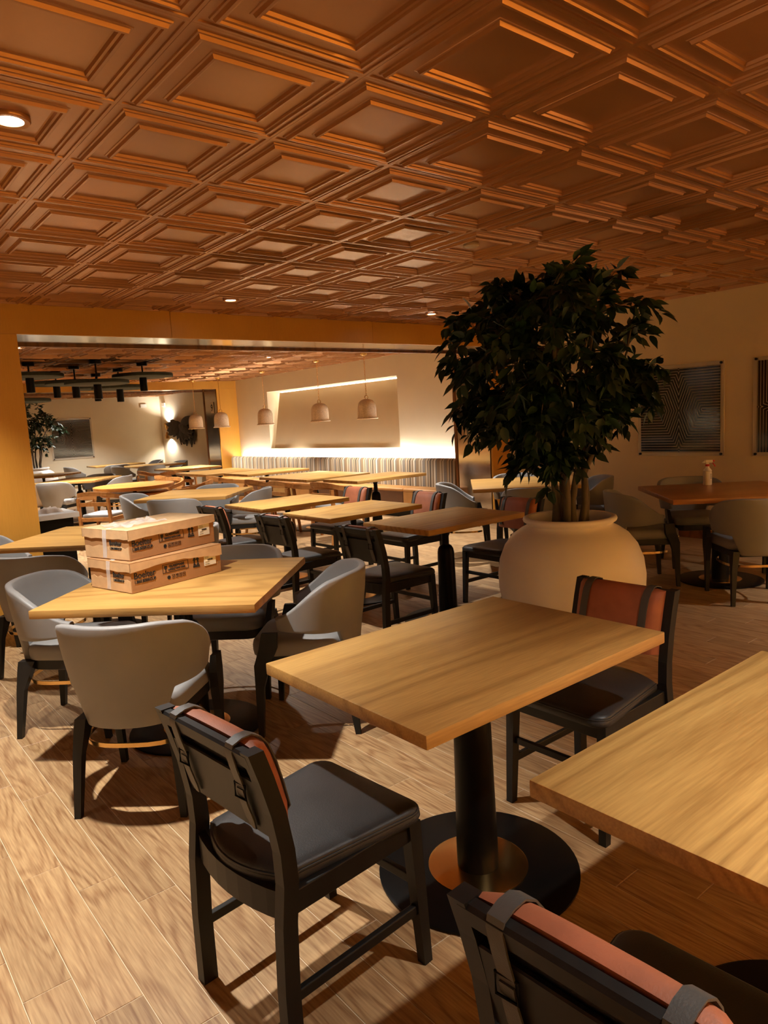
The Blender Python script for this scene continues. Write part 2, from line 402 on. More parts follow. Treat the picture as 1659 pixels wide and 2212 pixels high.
# banquette wall with recessed niche
NY0, NY1, NZ0, NZ1 = 8.8, 12.9, 1.02, 2.165
wb = MB()
D = .42
wb.box((XR+D/2, (YP1b+NY0)/2, ZT/2), (D, NY0-YP1b, ZT)); wb.box((XR+D/2, (NY1+YP2)/2, ZT/2), (D, YP2-NY1, ZT))
wb.box((XR+D/2, (NY0+NY1)/2, NZ0/2), (D, NY1-NY0, NZ0)); wb.box((XR+D/2, (NY0+NY1)/2, (NZ1+ZT)/2), (D, NY1-NY0, ZT-NZ1))
wb.box((XR+D+.02, (NY0+NY1)/2, (NZ0+NZ1)/2), (.04, NY1-NY0+.1, NZ1-NZ0+.1))
wbo = wb.build('wall_banquette', 'creamlit'); struct(wbo, 'cream wall above the striped banquette with a lit rectangular niche', 'wall')
MB().loft([[(XR+.015, y, NZ0), (XR+.05, y, NZ0), (XR+.26, y, NZ1-.03), (XR+.225, y, NZ1-.03)] for y in (NY0+.002, NY1-.13)]).build('niche_panel', 'niche', wbo)
MB().box((XR+.33, (NY0+NY1)/2, NZ1-.012), (.05, NY1-NY0-.1, .014)).build('led_strip', 'ncove', wbo)
MB().box((XR+.34, NY1-.012, (NZ0+NZ1)/2), (.05, .014, NZ1-NZ0-.1)).build('led_strip', 'ncove', wbo)
struct(MB().box((XR+.06, (YP2+Y3)/2, ZT/2), (.12, Y3-YP2, ZT)).build('wall_alcove', 'creamlit'), 'cream wall behind the dark wooden wall sculpture in the farthest room', 'wall')
struct(MB().box(((.3+XR)/2, Y3+.06, ZT/2), (XR-.3+.24, .12, ZT)).build('wall_far', 'creamlit'), 'pale far end wall carrying a small line print', 'wall')
struct(MB().box((.24, (YP1b+Y3)/2, ZT/2), (.12, Y3-YP1b, ZT)).build('wall_inner', 'creamlit'), 'hidden left wall of the back rooms', 'wall')
struct(MB().box((XL-.06, (Y0+YP1b)/2, ZT/2), (.12, YP1b-Y0, ZT)).build('wall_left', 'cream'), 'left wall of the near dining area', 'wall')
struct(MB().box(((XL+XR)/2, Y0-.06, ZT/2), (XR-XL+.24, .12, ZT)).build('wall_rear', 'yellow'), 'yellow veneered wall behind the viewpoint', 'wall')
struct(MB().box((XR-.008, (Y0+YP1)/2, .05), (.014, YP1-Y0, .1), .003).build('baseboard_right', 'edge'), 'dark wooden baseboard along the right cream wall', 'baseboard')
def portal(label, ya, yb, xl, xr, zs, zt, seams):
    p = thing('trim_portal', label, 'portal', (0, 0, 0)); p['kind'] = 'structure'
    xs = [xl]+seams+[xr]
    th = .03
    xa = XL if ya < 10 else .3
    # header face panels
    edges = [xa]+[s for s in seams]+[XR]
    for a, b in zip(edges, edges[1:]):
        MB().box(((a+b)/2, ya+th/2, (zs+zt)/2), (b-a-.003, th, zt-zs), .0012, seg=1).build('header_panel', 'yellow', p)
    MB().box(((xa+XR)/2, (ya+yb)/2, (zs+.03+zt+.1)/2), (XR-xa, yb-ya-2*th-.004, zt+.1-zs-.03)).build('header_core', 'edge', p)
    MB().box(((xa+XR)/2, yb-th/2, (zs+zt)/2), (XR-xa, th, zt-zs)).build('header_back_panel', 'yellow', p)
    # steel soffit with narrow walnut lip
    n = 5
    for k in range(n):
        a = xl+(xr-xl)*k/n; b = xl+(xr-xl)*(k+1)/n
        MB().box(((a+b)/2, (ya+yb)/2-.02, zs+.006), (b-a-.002, yb-ya-.10, .012)).build('soffit_panel', 'steel', p)
    MB().box(((xl+xr)/2, yb-.022, zs-.009), (xr-xl, .04, .03), .002).build('soffit_lip', 'edge', p)
    # jambs
    for side, x in (('l', xl), ('r', xr)):
        x2 = xa if side == 'l' else XR
        s = -1 if side == 'l' else 1
        wdt = abs(x2-x)
        nb = max(1, round(wdt/1.2))
        for k in range(nb):
            a = x+s*wdt*k/nb; b = x+s*wdt*(k+1)/nb
            MB().box(((a+b)/2, ya+th/2, zs/2), (abs(b-a)-.003, th, zs-.002), .0012, seg=1).build('jamb_panel', 'yellow', p)
        MB().box(((x+x2)/2, yb-th/2, zs/2), (wdt, th, zs-.002)).build('jamb_back_panel', 'yellow', p)
        MB().box((x+s*.010, (ya+yb)/2, zs/2), (.012, yb-ya-.10, zs-.004)).build('steel_panel', 'steel', p, label='brushed steel lining of the portal jamb')
        MB().box((x+s*.004, yb-.022, zs/2), (.024, .045, zs-.03), .002).build('edge_trim', 'edge', p)
        MB().box((x+s*.02+s*wdt/2*.9, (ya+yb)/2, zs/2), (wdt*.9-.02, yb-ya-2*th-.004, zs-.02)).build('jamb_core', 'edge', p)
    return p
portal('yellow veneered portal between near dining area and banquette room', YP1, YP1b, 1.49, 7.15, ZS1, ZC1, [2.817, 5.217])
portal('yellow veneered portal at the far end of the banquette room', YP2, YP2b, 1.6, 7.03, ZS2, ZC2, [3.8])

# ------------------------------------------------------------------ banquette
bq = thing('banquette', 'long banquette with striped back under the lit niche', 'banquette', (0, 0, 0))
Yb0, Yb1 = 7.28, 14.12
prof = [(7.20, .40), (7.215, .83), (7.235, .862), (7.27, .872), (7.33, .868), (7.345, .84), (7.345, .40)]
mb = MB(); ns = 40
mb.loft([[(x+(.0 if k % 2 == 0 else -.0), Yb0+(Yb1-Yb0)*k/ns, z) for x, z in prof] for k in range(ns+1)])
mb.build('back_cushion', 'stripe', bq, smooth=50)
segs = ['tan', 'brown', 'amber', 'brown', 'tan', 'amber', 'brown', 'tan', 'brown']
for k, c in enumerate(segs):
    a = Yb0+(Yb1-Yb0)*k/len(segs); b = Yb0+(Yb1-Yb0)*(k+1)/len(segs)
    MB().box((6.985, (a+b)/2, .285), (.27, b-a-.004, .25), .012).build('seat_front', c, bq)
    MB().box((7.02, (a+b)/2, .425), (.35, b-a-.004, .05), .018, seg=3).build('seat_cushion', 'tan', bq, smooth=60)
MB().box((7.14, (Yb0+Yb1)/2, .08), (.38, Yb1-Yb0-.02, .16)).build('plinth', 'blackmetal', bq)
MB().box((7.27, (Yb0+Yb1)/2, .29), (.14, Yb1-Yb0-.02, .24)).build('frame', 'blackmetal', bq)
cv = MB().box((7.43, (Yb0+Yb1)/2, .792), (.05, Yb1-Yb0-.1, .012)).build('led_strip', 'cove', bq, label='glowing led strip behind the back cushion')
MB().box((7.43, (Yb0+Yb1)/2, .77), (.13, Yb1-Yb0, .03)).build('cove_shelf', 'blackmetal', bq)

# ------------------------------------------------------------------ tables
def table_base(t, big=1.0, h=.72):
    MB().lathe([(.325*big, 0), (.33*big, .004), (.33*big, .010), (.322*big, .013)], 64).build('base_plate', 'blackmetal', t, smooth=30)
    MB().lathe([(.165*big, .0132), (.165*big, .0165), (.16*big, .0175)], 48).build('brass_ring', 'brass', t, smooth=30)
    MB().lathe([(.068, .018), (.068, .10), (.064, .30), (.062, .44), (.061, .50), (.056, .53), (.044, .55), (.030, .56)], 32).build('column', 'blackmetal', t, smooth=40)
    MB().lathe([(.027, .555), (.026, .66), (.032, .69), (.05, .712)], 24).build('neck', 'blackmetal', t, smooth=40)
    MB().box((0, 0, .716), (.30, .30, .008)).build('mounting_plate', 'blackmetal', t)
def top_slab(t, lx, ly, mat='table'):
    MB().box((0, 0, .741), (lx, ly, .038), .0035).build('table_top', mat, t, smooth=40)
def table(loc, lx, ly, rz, label, group=None, mat='table', name='dining_table', big=1.0):
    t = thing(name, label, 'table', (loc[0], loc[1], 0), rz, group)
    table_base(t, big); top_slab(t, lx, ly, mat); return t
G1 = 'rectangular oak tables in the near room'
NT = (1.573, 1.563)
table(NT, 1.055, .745, 0, 'rectangular oak table in the foreground centre with full black pedestal showing', G1)
table((1.585, .522), 1.06, .745, 0, 'oak table cut off by the right edge, nearest to the viewer', G1)
table((3.57, 3.74), .96, .70, 0, 'oak table beside the white planter, nearest of the row of three', G1)
table((3.55, 4.83), .95, .70, 0, 'middle oak table in the row of three left of the planter', G1)
table((3.59, 5.95), .96, .74, 0, 'farthest oak table in the row of three, just before the portal', G1)
G2 = 'square tables turned to a diamond'
table((1.39, 3.34), 1.01, 1.01, R(-45), 'square oak table carrying two cardboard boxes', G2)
table((1.63, 5.54), 1.0, 1.0, R(-45), 'square oak table beside the yellow portal column behind the boxes', G2)
table((5.82, 2.80), 1.06, 1.06, R(-45), 'square amber table under the line print holding the spray bottle', G2, 'tabdark')
table((5.82, 4.86), 1.10, 1.10, R(-45), 'square oak table partly hidden behind the tree', G2)
table((3.52, 7.85), 1.05, 1.05, R(-45), 'square oak table just behind the portal with four grey chairs', G2)
table((3.66, 12.9), 1.05, 1.05, R(-45), 'square oak table far left in front of the far potted tree', G2)
table((3.75, 15.6), 1.05, 1.05, R(-45), 'farthest left square table beside the far white planter', G2)
G3 = 'tables along the striped banquette'
table((5.76, 7.30), 1.14, .74, 0, 'banquette table nearest to the portal', G3)
table((5.60, 8.50), 1.06, 1.25, 0, 'second banquette table from the portal, wide top', G3)
table((5.86, 10.28), 1.14, .80, 0, 'third banquette table from the portal', G3)
table((5.55, 11.35), 1.08, 1.2, 0, 'fourth banquette table from the portal', G3)
table((5.90, 13.45), 1.0, .95, 0, 'last banquette table before the far steel jamb', G3)
G4 = 'tables in the farthest room'
table((6.2, 15.9), 1.1, .9, 0, 'table in the farthest room below the wall sculpture', G4)
table((5.95, 17.75), 1.2, .7, 0, 'table against the pale far end wall', G4)
rt = thing('round_table', 'round oak table under the dark disc lights', 'table', (3.66, 10.25, 0))
table_base(rt)
MB().lathe([(.53, .705), (.555, .715), (.56, .74), (.557, .758), (.55, .76)], 64).build('table_top', 'tabdark', rt, smooth=40)
MB().lathe([(.46, .62), (.47, .628), (.47, .642), (.46, .65)], 48).build('lower_shelf', 'tabdark', rt, smooth=40)

# ------------------------------------------------------------------ strap-back dining chair
def chair_outline():
    fr = round_outline([(-.185, -.172), (.248, -.228), (.248, .228), (-.185, .172)], .05, 6)
    fr = [p for p in fr if p[0] > -.10]
    rear = [(-.185-.058*(1-(k/6-1)**2), .176*(1-k/6)) for k in range(13)]
    right = [p for p in fr if p[1] < 0]; left = [p for p in fr if p[1] >= 0]
    return right+left+[(-.165, .178)]+rear+[(-.165, -.178)]
def make_strap_chair():
    t = thing('dining_chair', '', 'chair')
    y = .197
    for s in (1, -1):
        P = [(-.222, 0), (-.222, .2), (-.215, .36), (-.203, .46), (-.206, .54), (-.222, .64), (-.246, .73), (-.268, .80)]
        MB().post([(x, s*y, z, .042 if z < .5 else .040, .034) for x, z in P]).build('back_post', 'black', t)
        MB().post([(.224, s*.205, 0, .030, .028), (.212, s*.203, .2, .036, .032), (.202, s*.198, .425, .042, .036)]).build('leg', 'black', t)
        MB().bar((-.212, s*y, .17), (.206, s*.203, .17), .018, .028, .003).build('side_stretcher', 'black', t)
        MB().bar((-.208, s*.192, .40), (.205, s*.196, .40), .022, .058, .003).build('seat_rail', 'black', t)
    MB().bar((.206, -.2, .25), (.206, .2, .25), .018, .026, .003).build('front_stretcher', 'black', t)
    MB().bar((.203, -.195, .40), (.203, .195, .40), .022, .058, .003).build('front_rail', 'black', t)
    # curved rear rail
    arc = [(-.205-.032*(1-(k/4-1)**2), .19*(k/4-1), .398) for k in range(9)]
    MB().tube(arc, 0, flat=(.022, .07)).build('rear_rail', 'black', t)
    out = round_outline([(.248, -.228), (.248, .228), (-.185, .176)], .045, 5)[6:-6] if False else chair_outline()
    seat = cushion(MB(), out, [(.955, .418), (.985, .422), (1.0, .432), (.998, .442), (.985, .448)]).build('seat_base', 'seat', t, smooth=50)
    out2 = [(x, yy) for x, yy in out]
    cushion(MB(), out2, [(.97, .446), (.978, .451), (.965, .458), (.93, .464), (.8, .469), (.5, .473), (.2, .474)]).build('seat_cushion', 'seat', t, smooth=60)
    # piping round the cushion
    cx = sum(p[0] for p in out)/len(out)
    MB().tube([(cx+(x-cx)*.982, yy*.982, .449) for x, yy in out], .004, 6, close=True).build('piping', 'seat', t, smooth=60)
    def bx(z): # back plane
        return -.206-(z-.54)*.24
    # top rail
    def slab(z0, z1, o0, o1, hw, name, mat, ch=.004):
        q = [(bx(z0)+o0, z0+ch), (bx(z0)+o0+ch, z0), (bx(z0)+o1-ch, z0), (bx(z0)+o1, z0+ch), (bx(z1)+o1, z1-ch), (bx(z1)+o1-ch, z1), (bx(z1)+o0+ch, z1), (bx(z1)+o0, z1-ch)]
        return MB().loft([[(x, yy, z) for x, z in q] for yy in (-hw, hw)]).build(name, mat, t)
    slab(.752, .797, -.018, .012, y, 'top_rail', 'black', .006)
    slab(.565, .722, -.012, .002, y-.014, 'back_board', 'black', .003)
    slab(.567, .790, .0035, .0095, .174, 'pad_backing', 'seat', .001)
    # leather pad
    pad = MB(); W = .180
    rings = []
    for k in range(15):
        yy = -W+2*W*k/14; e = abs(yy)/W; th = .064*(1-.30*e**4); 
        if k in (0, 14): th *= .7
        zt, zb = .806-.008*e**3, .560+.004*e**3
        fr = [(bx(zb)+.012, zb), (bx(zb)+.012+th*.75, zb+.004), (bx(.62)+.012+th*1.05, .62), (bx(.70)+.012+th*1.05, .70), (bx(.755)+.012+th*.98, .755), (bx(.785)+.012+th*.84, .785), (bx(.8)+.012+th*.6, zt-.004), (bx(.8)+.012+th*.3, zt+.001), (bx(zt)+.012, zt-.003), (bx(.7)+.011, .7)]
        rings.append([(x, yy, z) for x, z in fr])
    pad.loft(rings).build('back_pad', 'leather', t, smooth=70)
    for s in (1, -1):
        yy = s*.128
        path = [(bx(.565)+.030, .562), (bx(.60)+.0795, .60), (bx(.66)+.0815, .66), (bx(.72)+.0805, .72), (bx(.77)+.073, .772), (bx(.79)+.060, .795), (bx(.80)+.038, .8095), (bx(.80)+.012, .809), (bx(.80)-.012, .801), (bx(.78)-.021, .785), (bx(.74)-.022, .745), (bx(.69)-.018, .69)]
        st = MB().ribbon([(x, yy, z) for x, z in path], (0, .030, 0), .0035).build('strap', 'strap', t, smooth=40)
        bk = MB(); x0 = bx(.68)-.022
        bk.tube([(x0, yy-.019, .70), (x0-.003, yy+.019, .70), (x0-.003, yy+.019, .665), (x0, yy-.019, .665)], .0028, 6, close=True)
        bk.build('buckle', 'blackmetal', st)
        tl = [(bx(.69)-.021, .688), (bx(.65)-.023, .65), (bx(.6)-.022, .605), (bx(.57)-.020, .578)]
        tm = MB(); wd = [.026, .029, .032, .014]
        P = []
        for (x, z), wq in zip(tl, wd): P.append([(x-.002, yy-wq/2, z), (x-.002, yy+wq/2, z), (x+.002, yy+wq/2, z), (x+.002, yy-wq/2, z)])
        tm.loft(P).build('strap_end', 'strap', st)
    return t
sc_proto = make_strap_chair(); used = [False]
GC = 'strap-back dining chairs'
def schair(x, y, deg, label): return put(sc_proto, used, (x, y, 0), R(deg), label, GC)
schair(.925, 1.565, 5, 'black strap-back dining chair in the foreground, its back towards the viewer')
schair(.955, .522, 3.5, 'black strap-back chair cut off at the bottom right corner')
schair(2.195, 1.555, 181, 'strap-back chair with terracotta pad facing the viewer across the foreground table')
schair(3.03, 3.74, 2, 'strap-back chair with its back towards the viewer at the row table nearest the planter')
schair(3.02, 4.83, 3, 'strap-back chair with its back towards the viewer at the middle row table')
schair(3.04, 5.95, 2, 'strap-back chair with its back towards the viewer at the farthest row table')
schair(4.20, 3.76, 180, 'strap-back chair with brown pad just left of the white planter rim')
schair(4.20, 4.86, 179, 'strap-back chair with brown pad behind the middle row table')
schair(4.22, 5.98, 181, 'strap-back chair with brown pad behind the farthest row table')

# ------------------------------------------------------------------ grey tub chair
def make_tub_chair():
    t = thing('tub_chair', '', 'chair')
    mb = MB(); NT_, NZ_ = 40, 8
    sm = lambda a, b, v: (lambda q: q*q*(3-2*q))(max(0, min(1, (v-a)/(b-a))))
    grid = []
    for i in range(NT_+1):
        th = R(-122+244*i/NT_); a = abs(math.degrees(th))
        zt = .785-.025*sm(30, 75, a)-.16*sm(58, 122, a)
        zb = .365+.145*sm(36, 50, a)+.02*sm(50, 122, a)
        col = []
        for j in range(NZ_+1):
            z = zb+(zt-zb)*j/NZ_; k = .80+.20*sm(.30, .80, z)
            x = -.015-.262*k*math.cos(th); y = .292*k*math.sin(th)
            if a > 90: x = -.015+.262*k*math.sin(R(a-90))*1.05; y *= (1+.0)
            col.append((x, y, z))
        grid.append(col)
    V = [[mb.bm.verts.new(p) for p in c] for c in grid]
    for i in range(NT_):
        for j in range(NZ_): mb.bm.faces.new((V[i][j], V[i+1][j], V[i+1][j+1], V[i][j+1]))
    me = mb.mesh('shell', 'grey')
    me = baked(me, [('SOLIDIFY', dict(thickness=.034, offset=0)), ('BEVEL', dict(width=.011, segments=2, limit_method='ANGLE', angle_limit=R(50)))])
    for p in me.polygons: p.use_smooth = True
    me.name = 'shell'; link('shell', me, t)
    out = round_outline([(.265, -.235), (.265, .235), (-.18, .20), (-.18, -.20)], .085, 6)
    cushion(MB(), out, [(.93, .395), (.985, .40), (1.0, .42), (1.0, .445), (.98, .465), (.92, .475), (.6, .482), (.2, .484)]).build('seat_cushion', 'grey', t, smooth=60)
    cushion(MB(), out, [(.90, .345), (.95, .35), (.95, .398), (.9, .399)]).build('seat_frame', 'black', t, smooth=40)
    for s in (1, -1):
        MB().post([(-.235, s*.215, 0, .026, .026), (-.205, s*.20, .25, .04, .036), (-.175, s*.185, .36, .075, .045), (-.165, s*.18, .395, .085, .045)]).build('leg', 'black', t)
        MB().post([(.235, s*.232, 0, .026, .026), (.222, s*.236, .25, .040, .034), (.20, s*.245, .37, .075, .040), (.165, s*.258, .45, .085, .036), (.15, s*.268, .53, .075, .026)]).build('leg', 'black', t)
    pth = []
    for k in range(25):
        a = R(-135+270*k/24); c, s_ = math.cos(a), math.sin(a)
        e = (abs(c)**3+abs(s_)**3)**(-1/3)
        pth.append((-.21*c*e, .215*s_*e, .285))
    MB().tube(pth, 0, flat=(.006, .018)).build('brass_stretcher', 'brass', t, smooth=60)
    return t
tub = make_tub_chair(); tused = [False]
GT = 'grey tub chairs'
def tchair(x, y, deg, label): return put(tub, tused, (x, y, 0), R(deg), label, GT)
tchair(.99, 2.90, 47, 'grey tub chair in front of the boxes table with its broad back to the viewer')
tchair(1.0, 3.88, -43, 'grey tub chair at the left corner of the boxes table')
tchair(1.89, 2.99, 137, 'grey tub chair at the right side of the boxes table, seen from its flank')
tchair(1.83, 3.72, 226, 'grey tub chair behind the boxes table facing the viewer')
tchair(1.12, 4.98, 44, 'grey tub chair at the far left, pulled up to the table by the yellow column')
tchair(2.12, 5.10, 136, 'grey tub chair right of the table by the yellow column, behind the boxes')
tchair(1.05, 5.98, -44, 'grey tub chair against the yellow column at the left picture edge')
tchair(5.40, 3.28, -42, 'grey tub chair left of the amber table, seen from its flank')
tchair(5.42, 2.38, 46, 'grey tub chair at the amber table, its back to the viewer')
tchair(6.32, 3.30, 225, 'grey tub chair between the amber table and the cream wall')
tchair(6.26, 2.30, 136, 'grey tub chair hidden at the right of the amber table')
tchair(5.36, 5.30, -43, 'grey tub chair left of the tree at the table behind it')
tchair(5.40, 4.42, 47, 'grey tub chair seen from behind between the tree stems')
tchair(6.22, 5.28, 225, 'grey tub chair facing the viewer beyond the table behind the tree')
tchair(6.24, 4.42, 135, 'grey tub chair right of the table behind the tree')
tchair(3.10, 7.45, 46, 'grey tub chair seen from behind at the first table past the portal')
tchair(3.08, 8.27, -42, 'grey tub chair at the left corner of the first table past the portal')
tchair(3.95, 7.43, 136, 'grey tub chair at the right corner of the first table past the portal')
tchair(3.96, 8.28, 226, 'grey tub chair on the far side of the first table past the portal')
tchair(3.18, 12.45, 46, 'grey tub chair beside the left portal edge, back to the viewer')
tchair(4.12, 12.45, 136, 'grey tub chair right of the far left diamond table, back to the viewer')
tchair(4.12, 13.35, 226, 'grey tub chair beyond the far left diamond table, facing the viewer')
tchair(5.05, 17.85, 0, 'grey tub chair at the left end of the table against the far wall')
tchair(5.75, 17.15, 85, 'grey tub chair in front of the table against the far wall')
tchair(6.85, 17.8, 180, 'grey tub chair behind the table against the far wall')
tchair(5.55, 16.0, 5, 'grey tub chair at the left of the table below the wall sculpture')
tchair(5.85, 15.25, 80, 'grey tub chair in front of the table below the wall sculpture')
tchair(6.8, 16.2, 185, 'grey tub chair beyond the table below the wall sculpture')

# ------------------------------------------------------------------ oak armchair
def make_armchair():
    t = thing('armchair', '', 'chair')
    for s in (1, -1):
        MB().post([(.25, s*.25, 0, .028, .026), (.215, s*.25, .3, .036, .032), (.18, s*.252, .64, .040, .03)]).build('leg', 'oakchair', t)
        MB().post([(-.27, s*.22, 0, .028, .026), (-.22, s*.22, .35, .040, .034), (-.235, s*.215, .68, .044, .03)]).build('leg', 'oakchair', t)
        MB().bar((-.21, s*.22, .40), (.2, s*.245, .40), .024, .05, .003).build('seat_rail', 'oakchair', t)
    MB().bar((.2, -.245, .40), (.2, .245, .40), .024, .05, .003).build('front_rail', 'oakchair', t)
    MB().bar((-.215, -.22, .40), (-.215, .22, .40), .024, .05, .003).build('rear_rail', 'oakchair', t)
    pth = [(.23, -.258, .64), (.12, -.268, .655), (-.05, -.275, .675), (-.16, -.262, .70), (-.235, -.20, .728), (-.265, -.1, .742), (-.272, 0, .745)]
    pth = pth+[(x, -y, z) for x, y, z in pth[:-1][::-1]]
    MB().tube(pth, 0, flat=(.030, .055)).build('arm_rail', 'oakchair', t)
    p2 = [(-.225, -.215, .60), (-.255, -.1, .605), (-.262, 0, .607), (-.255, .1, .605), (-.225, .215, .60)]
    MB().tube(p2, 0, flat=(.018, .05)).build('back_slat', 'oakchair', t)
    out = round_outline([(.235, -.235), (.235, .235), (-.21, .205), (-.21, -.205)], .04, 4)
    cushion(MB(), out, [(.96, .42), (1, .43), (1, .45), (.97, .465), (.7, .475), (.2, .477)]).build('seat_cushion', 'grey', t, smooth=60)
    return t
arm = make_armchair(); aused = [False]
GA = 'oak armchairs with curved rails'
def achair(x, y, deg, label): return put(arm, aused, (x, y, 0), R(deg), label, GA)
achair(5.13, 7.30, 2, 'oak armchair at the banquette table nearest the portal')
achair(5.0, 8.12, 2, 'oak armchair at the near half of the second banquette table')
achair(5.0, 8.78, -2, 'oak armchair at the far half of the second banquette table')
achair(5.10, 10.2, 1, 'oak armchair at the third banquette table')
achair(4.82, 11.6, 2, 'oak armchair at the fourth banquette table')
achair(5.3, 12.55, 40, 'oak armchair turned aside between the fourth and last banquette tables')
achair(5.22, 13.5, 0, 'oak armchair at the last banquette table')
achair(3.05, 9.75, 40, 'oak armchair left of the round table with its curved back to the viewer')
achair(4.28, 10.75, 215, 'oak armchair on the far right side of the round table')
achair(4.3, 9.7, 140, 'oak armchair at the near right side of the round table')

# ------------------------------------------------------------------ planters and trees
def planter(loc, label, s=1.0):
    p = thing('planter', label, 'planter', (loc[0], loc[1], 0))
    prof = [(.27, 0), (.30, .01), (.36, .12), (.415, .28), (.437, .42), (.44, .50), (.428, .59), (.395, .675), (.345, .74), (.295, .775), (.262, .792), (.252, .803), (.262, .812), (.276, .822), (.280, .833), (.276, .844), (.262, .850), (.245, .846), (.238, .832), (.236, .80), (.236, .70)]
    MB().lathe([(r*s, z*s) for r, z in prof], 72).build('pot', 'pot', p, smooth=50)
    MB().lathe([(.237*s, .745*s), (.18*s, .762*s), (.08*s, .768*s), (.01*s, .77*s)], 24).build('soil', 'soil', p, smooth=60)
    return p
PT = (3.575, 2.645)
planter(PT, 'large round white planter standing beside the row of oak tables')
leaf_me = None
def leaf_mesh():
    mb = MB(); n = 5
    pts = [(0, 0), (.012, .016), (.030, .0225), (.052, .018), (.070, .008), (.088, 0)]
    L_ = [mb.bm.verts.new((x, y, .35*y-x*x*1.2)) for x, y in pts[1:-1]]
    R_ = [mb.bm.verts.new((x, -y, .35*y-x*x*1.2)) for x, y in pts[1:-1]]
    M_ = [mb.bm.verts.new((x, 0, -x*x*1.2)) for x, y in pts]
    for S, flip in ((L_, 0), (R_, 1)):
        fs = [(M_[0], M_[1], S[0])]+[(M_[i+1], M_[i+2], S[i+1], S[i]) for i in range(3)]+[(M_[4], M_[5], S[3])]
        for f in fs: mb.bm.faces.new(f if flip == 0 else f[::-1])
    me = bpy.data.meshes.new('leaf'); mb.bm.to_mesh(me); mb.bm.free(); me.materials.append(MT['leaf'])
    for p in me.polygons: p.use_smooth = True
    return me
def tree(base, label, seed, crown, nbr, nleaf, nparts, sc=1.0, zb=.76, lean=(0, 0)):
    rnd = random.Random(seed)
    t = thing('ficus_tree', label, 'tree', (base[0], base[1], zb))
    (rx, rz_, cz) = crown     # horizontal radius, vertical radius, centre height above base
    lm = leaf_mesh(); lmats = []
    nst = 7; stems = []
    for k in range(nst):
        a = 2*PI*k/nst+rnd.uniform(-.3, .3); r0 = rnd.uniform(.05, .13)*sc; r1 = rnd.uniform(.26, .46)*rx/.7
        h = cz+rz_*rnd.uniform(.1, .6)
        p0 = Vector((r0*math.cos(a), r0*math.sin(a), -.02)); p1 = Vector((r1*math.cos(a), r1*math.sin(a), h))
        pts = []
        for i in range(7):
            q = i/6; p = p0.lerp(p1, q); p.x += rnd.uniform(-.02, .02)*(i > 0); p.y += rnd.uniform(-.02, .02)*(i > 0); p += Vector((math.cos(a), math.sin(a), 0))*(-.06*math.sin(q*PI)*sc)
            pts.append(p)
        MB().tube(pts, [(.024-.003*i)*sc for i in range(7)], 8).build('stem', 'bark', t, smooth=60)
        stems.append(pts)
    tw = MB()
    for b in range(nbr):
        # tip inside a lumpy ellipsoid
        while True:
            v = Vector((rnd.uniform(-1, 1), rnd.uniform(-1, 1), rnd.uniform(-1, 1)))
            if .35 < v.length < 1: break
        k = (rnd.uniform(.72, 1.0) if rnd.random() < .85 else rnd.uniform(1.0, 1.2))/v.length if rnd.random() < .72 else 1
        tip = Vector((lean[0]+v.x*k*rx, lean[1]+v.y*k*rx, cz+v.z*k*rz_))
        if v.z < -.3: tip.x *= .85; tip.y *= .85
        st = min(stems, key=lambda s: min((p-tip).length for p in s)); q = min(st[2:], key=lambda p: (p-tip).length+.6*max(0, p.z-tip.z))
        mid = (q+tip)/2+Vector((0, 0, .07*sc))
        path = []
        for i in range(7):
            u = i/6; path.append((1-u)**2*q+2*u*(1-u)*mid+u*u*tip)
        path.append(tip+(tip-mid).normalized()*.07*sc+Vector((0, 0, -.05*sc)))
        tw.tube(path, [.006*sc*(1-.1*i) for i in range(8)], 4)
        for l in range(nleaf):
            u = rnd.uniform(.25, 1)**.7*7; i = min(6, int(u)); p = path[i].lerp(path[i+1], u-i)
            d = Vector((rnd.gauss(0, 1), rnd.gauss(0, 1), rnd.gauss(-.45, .6)))+(path[i+1]-path[i]).normalized()*.8
            d.normalize(); off = d*rnd.uniform(.005, .05)*sc
            rot = d.to_track_quat('X', 'Z').to_matrix().to_4x4() @ Matrix.Rotation(rnd.uniform(-1.1, 1.1), 4, 'X')
            s = rnd.uniform(.75, 1.25)*sc
            lmats.append(Matrix.Translation(p+off) @ rot @ Matrix.Scale(s, 4))
    to = tw.build('twigs', 'bark', t, smooth=60); to['kind'] = 'stuff'
    bw = Vector((base[0], base[1], zb))
    lmats.sort(key=lambda m: (m.translation+bw-Vector((0, 0, HC))).dot(CF))
    for m in lmats[:nparts]:
        o = link('leaf', lm, t); o.matrix_local = m
    fo = MB()
    for m in lmats[nparts:]:
        base_i = len(fo.bm.verts)
        vs = [fo.bm.verts.new(m @ v.co) for v in lm.vertices]
        for p in lm.polygons:
            fo.bm.faces.new([vs[i] for i in p.vertices])
    me = bpy.data.meshes.new('foliage'); fo.bm.to_mesh(me); fo.bm.free(); me.materials.append(MT['leaf'])
    for p in me.polygons: p.use_smooth = True
    f = link('foliage', me, t); f['kind'] = 'stuff'
    return t
tree(PT, 'tall dark green ficus tree growing in the large white planter', 8, (.61, .57, 1.0), 165, 32, 300, sc=1.0, lean=(-.10, .08))
PT2 = (4.0, 17.2)
planter(PT2, 'white planter far away beside the left portal edge')
tree(PT2, 'ficus tree far away beside the left portal edge', 11, (.62, .52, .95), 80, 18, 0)

